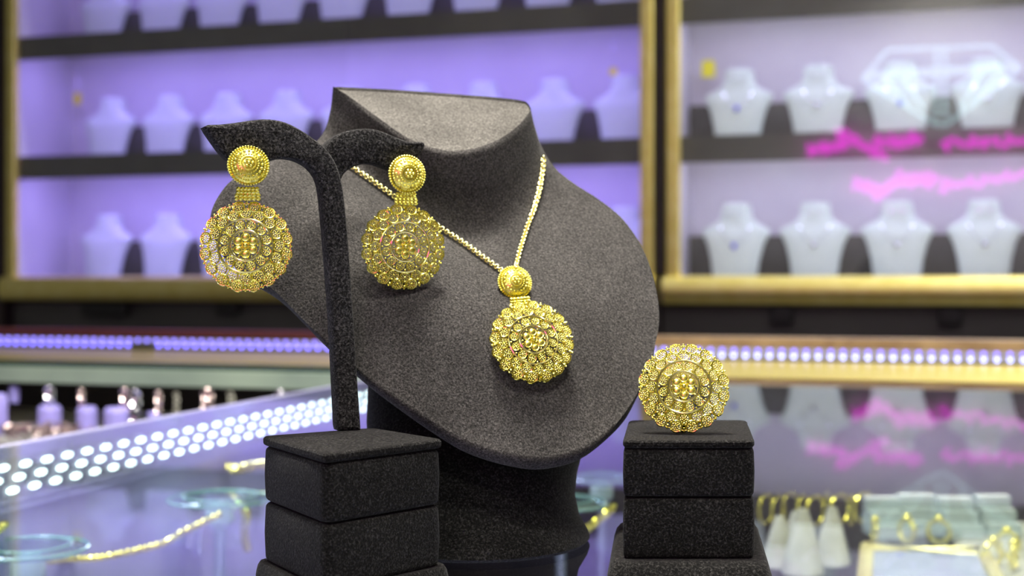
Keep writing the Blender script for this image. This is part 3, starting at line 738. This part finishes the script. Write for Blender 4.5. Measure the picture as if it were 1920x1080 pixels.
def link_mesh():
    mb = MB()
    for i, x in enumerate((-0.20, -0.12, -0.04, 0.04, 0.12, 0.20)):
        for y in (-0.12, -0.05, 0.02, 0.09): ball(mb, (x*(1+0.15*(y < 0)), y, 0.0), 0.056, 1)
    ball(mb, (0, -0.01, -0.02), 0.2, 2, (1.1, 0.75, 0.16))
    return mb
def scaled(mb, s, loc=(0, 0, 0), R=None):
    V = np.concatenate(mb.v)*s
    if R is not None: V = V @ np.array(R).T
    m2 = MB(); m2.add(V+np.array(loc), mb.f); return m2
def localbuild(mb, name, m, parent, offset=None):
    o = mb.build(name, m); o.parent = parent; ROOTM[o.name] = ROOTM[parent.name]
    if offset: o.location = offset
    return o
ME = {k: scaled(f(), RM) for k, f in (('filigree', filigree_mesh), ('flower', flower_mesh), ('bands', bands_mesh), ('stud', stud_mesh), ('link', link_mesh))}
def medallion(parent, name='medallion'):
    md = localbuild(ME['filigree'], name, M_GOLD, parent)
    localbuild(ME['flower'], 'center_flower', M_GOLD, md); localbuild(ME['bands'], 'polished_ring', M_GOLDP, md)
    return md
def earring(label, Md, stud_off, stud_R):
    """origin at the medallion's centre; stud above it"""
    t = thing('drop_earring', label, 'earring', M=Md, group='gold drop earrings')
    medallion(t)
    s = localbuild(ME['stud'], 'stud', M_GOLD, t); s.location = stud_off; s.rotation_euler = stud_R
    l = localbuild(ME['link'], 'link', M_GOLD, t); l.location = (stud_off[0]*0.7, RM*1.12, stud_off[2]*0.7)
    return t
pL = on_plane(462, 312)+PN*0.0028
zL = pL.y
mdL = at(461.5, 462, zL+0.0005)
earring('gold filigree drop earring hung on the stand\'s left arm', frame((0.09, -1, 0.13), (0, 0, 1), mdL),
        tuple(frame((0.09, -1, 0.13), (0, 0, 1), mdL).inverted() @ (pL)), (-0.12, 0.16, 0))
pR = on_plane(758, 328, P1)+PN*0.0028
mdR = at(757, 463, pR.y+0.0005); FR = frame((0.36, -1, 0.02), (0, 0, 1), mdR)
earring('gold filigree drop earring on the stand\'s right arm, in front of the bust', FR, tuple(FR.inverted() @ pR), (-0.02, 0.05, 0))

# necklace: chain, top disc, medallion lying on the chest
pm, nm = hit(998, 640); pt_, nt_ = hit(965, 530)
nm2 = (nm*0.75+Vector((0.02, -1, 0.12)).normalized()*0.25).normalized()
cm = at(998, 640, pm.y-0.0048); ct = at(965, 530, pt_.y-0.0040)
up = (ct-cm).normalized(); NMx = frame(nm2, up, cm)
neck = thing('pendant_necklace', 'gold chain necklace with round filigree pendant, worn by the charcoal bust', 'necklace', M=NMx)
medallion(neck, 'pendant_medallion')
inv = NMx.inverted(); lo = inv @ ct
s = localbuild(scaled(ME['stud'], 0.93), 'pendant_disc', M_GOLD, neck); s.location = lo
l = localbuild(ME['link'], 'link', M_GOLD, neck); l.location = (lo.x*0.7, RM*1.07, lo.z*0.7)
def chain_part(pix, pre=(), post=(), lift=0.0014):
    P = []
    for x, y in pix:
        p, nn = hit(x, y)
        if p is not None: P.append(p+nn*lift)
    P = list(pre)+P+list(post)
    L = spline(P, 4000); seg = np.r_[0, np.cumsum(np.linalg.norm(np.diff(L, axis=0), axis=1))]
    pitch = 0.00125; n = int(seg[-1]/pitch); mb = MB()
    for k in range(n):
        t_ = (k+0.5)*pitch; p = np.array([np.interp(t_, seg, L[:, j]) for j in range(3)])
        q = np.array([np.interp(min(t_+2e-4, seg[-1]), seg, L[:, j]) for j in range(3)])-np.array([np.interp(max(t_-2e-4, 0), seg, L[:, j]) for j in range(3)])
        x = Vector(q).normalized(); hp = BVH.find_nearest(Vector(p)); nn = hp[1]
        if nn.y > 0: nn = -nn
        z = (nn-x*nn.dot(x)).normalized(); y = z.cross(x)
        ang = 0.65 if k % 2 else -0.65
        y2 = y*math.cos(ang)+z*math.sin(ang); z2 = z*math.cos(ang)-y*math.sin(ang)
        xs = (x*0.86+y2*0.5).normalized(); ys = z2.cross(xs)
        torus(mb, p, 0.00082, 0.00030, 12, 5, np.array((xs, ys, z2)).T, 1.15)
    return mb
e_r, _ = hit(1012, 282); e_l, _ = hit(612, 275)
mb = chain_part([(967, 500), (975, 470), (987, 430), (998, 398), (1006, 365), (1011, 335), (1014, 310), (1013, 290)], pre=[ct+Vector((0.0004, 0.001, 0.006))])
mb2 = chain_part([(938, 512), (905, 488), (868, 461), (830, 436), (790, 408), (740, 374), (700, 346), (660, 319), (632, 298), (618, 284)], pre=[ct+Vector((-0.005, 0.001, 0.0035))])
for V_, F_ in ((np.concatenate(mb2.v), mb2.f),): mb.add(V_, F_)
mb.build('chain', M_CHAIN, neck, angle=180)

# ring on the right riser
RC = at(1282, 727, 0.486)
RN = Vector((-0.10, -1, 0.30)).normalized(); RMx = frame(RN, (0, 0, 1), RC)
ring = thing('statement_ring', 'gold ring with a wide scalloped filigree disc, upright on the right riser', 'ring', M=RMx)
medallion(ring, 'ring_disc')
mb = MB(); torus(mb, (0, -0.0045, -0.0105), 0.0098, 0.0011, 48, 8, [[0, 0, 1], [1, 0, 0], [0, 1, 0]])
localbuild(mb, 'band', M_GOLDP, ring)

# ------------------------------------------------------------------ contents of the counter
def glass_disc_stand(px, py, z, rpx, label):
    c = at_z(px, py, z); r = rpx*c.y/F
    t = thing('glass_disc_stand', label, 'display stand', loc=(c.x, c.y, -0.32), group='round glass display stands in the counter')
    mb = MB(); lathe(mb, c, [(r*0.985, -0.0045), (r, -0.003), (r, -0.001), (r*0.985, 0.0)], 48); gd_ = mb.build('glass_disc', M_ACRYL, t, angle=30)
    mb = MB(); torus(mb, c+Vector((0, 0, -0.0022)), r*1.0, 0.0012, 56, 8); torus(mb, c+Vector((0, 0, 0.0006)), r*0.72, 0.0008, 48, 6); o = mb.build('polished_edge', M_RIM, gd_); o['label'] = 'pale green polished edge'
    mb = MB(); lathe(mb, c, [(0.006, -0.024), (0.011, -0.019), (0.0105, -0.010), (0.007, -0.0047)], 24); mb.build('collar', M_ACR2, t)
    mb = MB(); lathe(mb, (c.x, c.y, 0), [(0.028, -0.3198), (0.028, -0.314), (0.0045, -0.308), (0.0045, z-0.024)], 20); mb.build('post', M_ACRYL, t, angle=30)
    return c
M_ACR2 = mat('frosted_acrylic', (0.50, 0.60, 0.56), 0.25, 0.0, **{'Transmission Weight': 0.35})
D1 = glass_disc_stand(128, 916, -0.055, 92, 'round glass display stand under the diagonal LED strip')
D2 = glass_disc_stand(52, 1022, -0.060, 110, 'round glass display stand at the lower left corner')
D3 = glass_disc_stand(412, 930, -0.060, 95, 'round glass display stand beside the left riser')
D4 = glass_disc_stand(1052, 938, -0.062, 86, 'round glass display stand between the bust and the right riser')
D5 = glass_disc_stand(1128, 893, -0.078, 60, 'round glass display stand seen through the gap right of the bust')
# white cushion and gold tangle under the corner disc
c = at_z(40, 1062, -0.088); t = thing('jewellery_cushion', 'round white cushion under the lower left glass disc', 'cushion', loc=(c.x-0.012, c.y-0.030, -0.3195))
mb = MB(); lathe(mb, (c.x-0.012, c.y-0.030, -0.108), [(0.004, 0.0), (0.016, 0.003), (0.021, 0.010), (0.019, 0.017), (0.010, 0.021), (0.003, 0.022)], 28, 1.5, 1.0); mb.build('pad', M_WBUST, t)
mb = MB(); lathe(mb, (c.x-0.012, c.y-0.030, 0), [(0.022, -0.3194), (0.022, -0.315), (0.003, -0.31), (0.003, -0.107)], 16); mb.build('stem', M_SILVER, t, angle=30)
mb = MB(); rr_ = random.Random(3); pts = [Vector((c.x-0.012+0.012*math.sin(k*1.9)*rr_.uniform(.5, 1), c.y-0.048+0.008*math.cos(k*1.3), -0.090-0.016*k/22*rr_.uniform(.6, 1.2))) for k in range(23)]
tube(mb, spline(pts, 260), 0.0011, 6); tag(mb.build('gold_chain', M_GOLD, loc=pts[0]), 'tangled gold chain draped on the white cushion, lower left corner', 'chain', 'gold chains laid out in the counter')
def counter_chain(pts, label, r=0.0016, m=None, twist=True):
    """pts: (px, py, z); a rope chain as twisted pair of strands"""
    P = [at_z(x, y, z) for x, y, z in pts]; L = spline(P, max(60, int(np.linalg.norm(np.diff(spline(P, 100), axis=0), axis=1).sum()/0.0012)))
    mb = MB(); T_ = np.gradient(L, axis=0); T_ /= np.linalg.norm(T_, axis=1)[:, None]
    N_ = np.cross(T_, [0, 0, 1.0]); N_ /= np.linalg.norm(N_, axis=1)[:, None]+1e-9; B_ = np.cross(T_, N_)
    for ph in (0, math.pi):
        a = np.arange(len(L))*0.9+ph
        tube(mb, L+r*0.6*(np.cos(a)[:, None]*N_+np.sin(a)[:, None]*B_), r*0.62, 6)
    o = mb.build('gold_chain', m or M_GOLD, loc=P[0]); tag(o, label, 'chain', 'gold chains laid out in the counter'); return o
counter_chain([(-60, 1036, -.05), (0, 990, -.05), (35, 958, -.052), (62, 942, -.055)], 'thick gold chain slanting up at the left picture edge, by the glass disc', 0.0024)
counter_chain([(75, 1052, -.074), (130, 1049, -.085), (200, 1043, -.085), (300, 1021, -.08), (350, 995, -.075), (415, 964, -.0665)], 'long gold chain strung between the corner disc and the next disc', 0.0021)
counter_chain([(150, 934, -.0605), (185, 948, -.075), (240, 960, -.078), (300, 944, -.07), (350, 908, -.060), (385, 882, -.05)], 'thin gold chain sagging below the diagonal LED strip', 0.0017)
counter_chain([(395, 874, -.05), (420, 872, -.05), (445, 880, -.05), (480, 873, -.05), (540, 869, -.05)], 'chunky gold chain lying near the top left of the left riser', 0.0034, M_GOLD)
counter_chain([(450, 940, -.065), (462, 966, -.075), (458, 1000, -.10), (464, 1030, -.12)], 'gold chain hanging below the disc beside the left riser', 0.0030, M_GOLD)
counter_chain([(352, 990, -.08), (346, 1030, -.11), (342, 1075, -.14)], 'silver chain hanging at the left of the left riser', 0.0028, M_SILVER)
counter_chain([(372, 985, -.08), (370, 1030, -.11), (380, 1075, -.14)], 'paler silver chain hanging closest to the left riser', 0.0030, M_SILVER)
counter_chain([(1085, 1004, -.07), (1110, 985, -.068), (1135, 966, -.066), (1150, 950, -.063)], 'gold chain slanting up between the bust and the right riser', 0.0026, M_GOLD)
# dangling strands
def strand(px, py0, py1, Z, m, r, label, cat='chain'):
    a, b = at(px, py0, Z), at(px+2, py1, Z); mb = MB(); n = max(4, int((a-b).length/(r*2.1)))
    for k in range(n):
        t_ = (k+0.5)/n; p = a*(1-t_)+b*t_; torus(mb, p+Vector((0.0006*math.sin(k*1.7), 0, 0)), r, r*0.33, 12, 5, [[1, 0, 0], [0, 0.4 if k % 2 else -0.4, -0.9], [0, 0.9, 0.4 if k % 2 else -0.4]])
    o = mb.build('hanging_chain', m, loc=a); tag(o, label, cat, 'chains hanging in the far arm of the counter'); return o
M_ROSE = mat('rose_silver', (0.85, 0.70, 0.66), 0.25, 1.0)
FA = 1.62
for (px, y0, y1, Z, m, r, lab) in ((92, 727, 770, FA, M_SILVER, .0048, 'bright ring chain hanging above the widest lavender block'), (152, 729, 770, FA-.02, M_ROSE, .0032, 'rosy chain hanging above the square lavender block'),
                                   (233, 730, 775, FA-.05, M_ROSE, .0042, 'rosy ring chain hanging left of the plain hanging rope'), (253, 730, 800, FA-.05, M_SILVER, .0050, 'thick pale rope chain hanging behind the LED strip'),
                                   (296, 733, 775, FA-.07, M_ROSE, .0032, 'slim rosy chain over the smallest lavender block'), (330, 735, 785, FA-.08, M_CREAM, .0026, 'cream cord hanging mid way along the far glass'),
                                   (388, 733, 770, FA-.1, M_ROSE, .0054, 'wide rosy chain hanging above the LED strip middle'), (432, 736, 768, FA-.12, M_CREAM, .0030, 'cream cord hanging right of the wide rosy chain'),
                                   (525, 738, 752, FA-.16, M_SILVER, .0050, 'short silver ring chain close to the earring stand post')):
    strand(px, y0, y1, Z, m, r, lab)
def block(px, y0, y1, wpx, Z, label):
    a = at(px, y1, Z); hw = wpx/2*Z/F; h = (y1-y0)*Z/F; mb = MB()
    lathe(mb, a, [(hw*1.2, 0.0), (hw*1.35, h*0.1), (hw*1.35, h*0.8), (hw*1.1, h)], 4 if wpx < 30 else 8); o = mb.build('display_block', M_BLOCK, loc=a, smooth=False, bevel=0.0015)
    tag(o, label, 'display block', 'lavender display blocks in the far arm'); return o
for args in ((-2, 738, 815, 26, FA, 'tall lavender block cut by the left picture edge'), (26, 724, 756, 16, FA+.05, 'small dim lavender block set back near the left edge'), (93, 760, 803, 34, FA, 'widest lavender block, below the bright ring chain'),
             (163, 762, 808, 30, FA-.02, 'square lavender block, second to the right of the widest one'), (218, 764, 802, 36, FA-.05, 'lavender block leaning behind the LED strip, below the rosy ring chain'), (288, 772, 792, 20, FA-.07, 'smallest lavender block, just above the LED strip')):
    block(*args)
# navy necklace pads standing in the left half of the counter
for i, (px, py, wpx, hpx, txt) in enumerate(((232, 925, 30, 62, 'under the diagonal LED strip, left of the sagging chain'), (330, 905, 36, 60, 'right of the sagging chain, under the LED strip'), (455, 900, 34, 60, 'beside the top corner of the left riser'), (278, 1010, 26, 44, 'between the corner disc and the disc by the riser'))):
    c = at(px, py, 1.22-0.06*(i == 3)); Z = c.y; hw, hh = wpx/2*Z/F, hpx*Z/F
    t = thing('necklace_pad', 'navy velvet pad '+txt, 'display stand', loc=(c.x, c.y, -0.3195), group='navy pads in the counter')
    mb = MB(); prism(mb, [c+Vector((a, 0, b)) for a, b in ((-hw*.8, 0), (hw*.8, 0), (hw, hh*.75), (hw*.7, hh), (-hw*.7, hh), (-hw, hh*.75))], [c+Vector((a, 0.01, b)) for a, b in ((-hw*.8, 0), (hw*.8, 0), (hw, hh*.75), (hw*.7, hh), (-hw*.7, hh), (-hw, hh*.75))])
    mb.build('pad', M_NAVY, t, smooth=False, bevel=0.002)
    mb = MB(); lathe(mb, (c.x, c.y+0.005, 0), [(0.024, -0.3194), (0.024, -0.315), (0.003, -0.310), (0.003, c.z)], 16); mb.build('stem', M_SILVER, t, angle=30)
# heaped pale jewellery on the far shelf
mb = MB()
for k in range(90):
    px = random.uniform(5, 170); p = at(px, random.uniform(797, 818), FA-0.03+random.uniform(-.02, .03)); p.z = max(p.z, -0.084)
    torus(mb, p, random.uniform(.003, .007), 0.0011, 12, 5, np.array(Matrix.Rotation(random.uniform(-.6, .6), 3, 'X') @ Matrix.Rotation(random.uniform(-1, 1), 3, 'Y')))
o = mb.build('chain_heap', M_ROSE, loc=at(80, 815, FA)); tag(o, 'heap of pale rosy chains at the feet of the lavender blocks', 'chains', kind='stuff')

# right half of the counter
PLZ = -0.125
dsp = W(0.55, 0.95, PLZ)
mb = MB(); wbox(mb, 0.02, S_E-0.02, 0.62, 1.38, PLZ-0.012, PLZ); wbox(mb, 0.10, S_E-0.1, 0.7, 1.3, -0.3195, PLZ-0.012)
tag(mb.build('display_platform', M_CREAM, loc=dsp, smooth=False, bevel=0.002), 'cream cloth platform inside the counter, right of the riser', 'platform')
def on_pl(px, py, dz=0.0): return at_z(px, py, PLZ+dz)
# bangle bars: gold bangles standing in a row
tmp = None
for i, px in enumerate(np.linspace(1436, 1620, 9)):
    c = on_pl(px, 985+4*math.sin(i*2.1))+Vector((0, 0, 0.0150)); mb = MB()
    torus(mb, (0, 0, 0), 0.0135, 0.0014, 28, 6, np.array(Matrix.Rotation(0.9+0.25*math.sin(i*3), 3, 'Z') @ Matrix.Rotation(math.pi/2, 3, 'X')))
    if tmp is None: o = tmp = mb.build('gold_bangle', M_GOLD)
    else: o = tmp.copy(); COL.objects.link(o); o.rotation_euler = (0, 0, 0.3*math.sin(i*3))
    o.location = c; tag(o, 'gold bangle standing in the counter, %s of the row right of the riser' % NUM[i], 'bangle', 'gold bangles in a row')
# small white ring cones / pads
for i, (px, py, h_, r_) in enumerate(((1462, 1062, .040, .014), (1505, 1075, .050, .016), (1560, 1058, .046, .014), (1492, 1040, .036, .012))):
    c = on_pl(px, py); mb = MB(); lathe(mb, c, [(r_, 0.0004), (r_*1.02, .003), (r_*.55, h_*.7), (r_*.25, h_)], 24)
    o = mb.build('ring_cone', M_CREAM, loc=c); tag(o, 'pale cloth ring cone in the counter, %s' % ('nearest the right riser', 'tallest of the four', 'farthest from the right riser', 'set behind the other cones')[i], 'ring cone', 'pale ring cones')
# tray with slate velvet and gold border
cs = [on_pl(1628, 1046), on_pl(1842, 1052), on_pl(1900, 1180), on_pl(1620, 1170)]
tr = thing('jewellery_tray', 'gold-edged jewellery tray lined with slate blue velvet, lower right', 'tray', loc=sum(cs, Vector())/4)
def poly_slab(P, z0, z1): return prism(MB(), [Vector((p.x, p.y, z0)) for p in P], [Vector((p.x, p.y, z1)) for p in P])
poly_slab(cs, PLZ+0.0004, PLZ+0.006).build('lining', M_SLATE, tr, smooth=False, bevel=0.001)
mb = MB(); ctr = sum(cs, Vector())/4
tube(mb, [Vector((p.x, p.y, PLZ+0.0068)) for p in [ctr+(q-ctr)*1.03 for q in cs]], 0.0062, 8, True); mb.build('gold_rim', M_RAIL, tr)
# stepped acrylic risers behind the tray
for i, (px, py, w_) in enumerate(((1668, 1010, .022), (1735, 1004, .024), (1808, 1010, .022), (1880, 1006, .022))):
    c = on_pl(px, py); mb = MB(); wx = w_*0.7
    for st, hh in ((0, .012), (1, .022), (2, .032)):
        a = c+Vector((0, st*0.014, 0.0004)); prism(mb, [a+Vector((sx_*wx, sy_*0.0068, 0)) for sx_, sy_ in ((-1, -1), (1, -1), (1, 1), (-1, 1))], [a+Vector((sx_*wx, sy_*0.0068, hh)) for sx_, sy_ in ((-1, -1), (1, -1), (1, 1), (-1, 1))])
    o = mb.build('stepped_riser', M_ACR2, loc=c, smooth=False, bevel=0.001)
    tag(o, 'frosted three-step acrylic riser behind the tray, %s' % ('nearest the ring display', 'second from the ring display', 'third from the ring display', 'at the right picture edge')[i], 'riser', 'acrylic step risers')
for i, (px, py) in enumerate(((1888, 1046), (1862, 1066), (1900, 1072), (1640, 1024), (1700, 1020), (1760, 1022))):
    c = on_pl(px, py); mb = MB(); torus(mb, c+Vector((0, 0, 0.0118)), 0.0095, 0.0020, 24, 8, np.array(Matrix.Rotation(0.5*i, 3, 'Z') @ Matrix.Rotation(math.pi/2, 3, 'X')))
    ball(mb, c+Vector((0, 0, 0.0225)), 0.0040, 2)
    o = mb.build('gold_ring', M_GOLD, loc=c); tag(o, 'gold ring standing in the counter, %s' % ('highest at the right edge', 'just right of the tray', 'lowest at the right edge', 'before the first step riser', 'before the second step riser', 'between the second and third step risers')[i], 'ring', 'gold rings by the tray')

# ------------------------------------------------------------------ neon signs on the wall behind the camera (seen mirrored in the cabinet glass)
DW = -1.385
def sign_pt(px, py, off=0.0):
    """point on that wall whose mirror image in the cabinet glass is seen at the pixel"""
    dv = 2*SD-DW; s = sx(px, dv); p = W(s, dv, 0); z = H-(py-CY)/F*p.y
    return W(s, DW+off, z)
sg = thing('neon_sign', 'ice white neon diamond on the wall facing the cabinets, mirrored in the glass', 'neon sign', loc=sign_pt(1765, 240))
mb = MB()
for L in ([(1618, 150), (1665, 95), (1860, 88), (1912, 130), (1775, 235), (1755, 235), (1618, 150)], [(1618, 150), (1912, 130)], [(1622, 140), (1912, 122)], [(1690, 145), (1732, 205)], [(1840, 138), (1800, 205)], [(1756, 95), (1756, 222)], [(1772, 95), (1772, 222)], [(1660, 150), (1705, 196)], [(1872, 142), (1825, 192)]):
    for a, b in zip(L[:-1], L[1:]): tube(mb, [sign_pt(*a, 0.03), sign_pt(*b, 0.03)], 0.009, 8)
mb.build('tube', M_ICE, sg)
def scribble(spans, amp, name, label):
    t = thing('neon_sign', label, 'neon sign', loc=sign_pt(spans[0][0], spans[0][1])); mb = MB()
    for x0, y0, x1, y1, am in spans:
        n = 90; pts = []
        for k in range(n):
            u = k/(n-1); pts.append(sign_pt(x0+(x1-x0)*u+6*math.sin(u*44), y0+(y1-y0)*u+am*math.sin(u*38+x0)*math.sin(u*9+1), 0.03))
        tube(mb, pts, 0.0125, 8)
    mb.build('tube', M_PINK, t)
scribble([(1515, 282, 1590, 272, 8), (1570, 250, 1665, 295, 12), (1640, 270, 1730, 260, 12), (1765, 272, 1925, 262, 11)], 1, 'a', 'pink neon script line above, mirrored across the cabinet shelf edge')
scribble([(1600, 345, 1660, 360, 9), (1640, 370, 1680, 340, 6), (1680, 335, 1760, 340, 14), (1760, 350, 1925, 325, 10)], 1, 'b', 'pink neon script line below, mirrored over the lower busts')

# ------------------------------------------------------------------ downlight fittings
lamp = None
for i, (x, y, p) in enumerate(DOWN):
    nm = ('over the camera side of the counter', 'right above the bust', 'added unseen by the neon sign wall as reflection fill', 'over the right end of the counter', 'over the left side of the counter', 'before the paler shelves', 'before the violet shelves', 'before the gold post')[i]
    Mx = Matrix.Translation((x, y, CEIL-0.021))
    if lamp is None:
        lamp = thing('ceiling_downlight', 'round ceiling downlight '+nm, 'ceiling light', M=Mx, group='ceiling downlights')
        mb = MB(); lathe(mb, (0, 0, 0), [(0.075, 0.0), (0.095, 0.002), (0.098, 0.008), (0.09, 0.0208)], 32, cap=False); lathe(mb, (0, 0, 0), [(0.075, 0.0), (0.072, 0.018)], 32, cap=False)
        o = mb.build('trim_ring', M_SILVER); o.parent = lamp
    else: dup(lamp, Mx, 'round ceiling downlight '+nm)
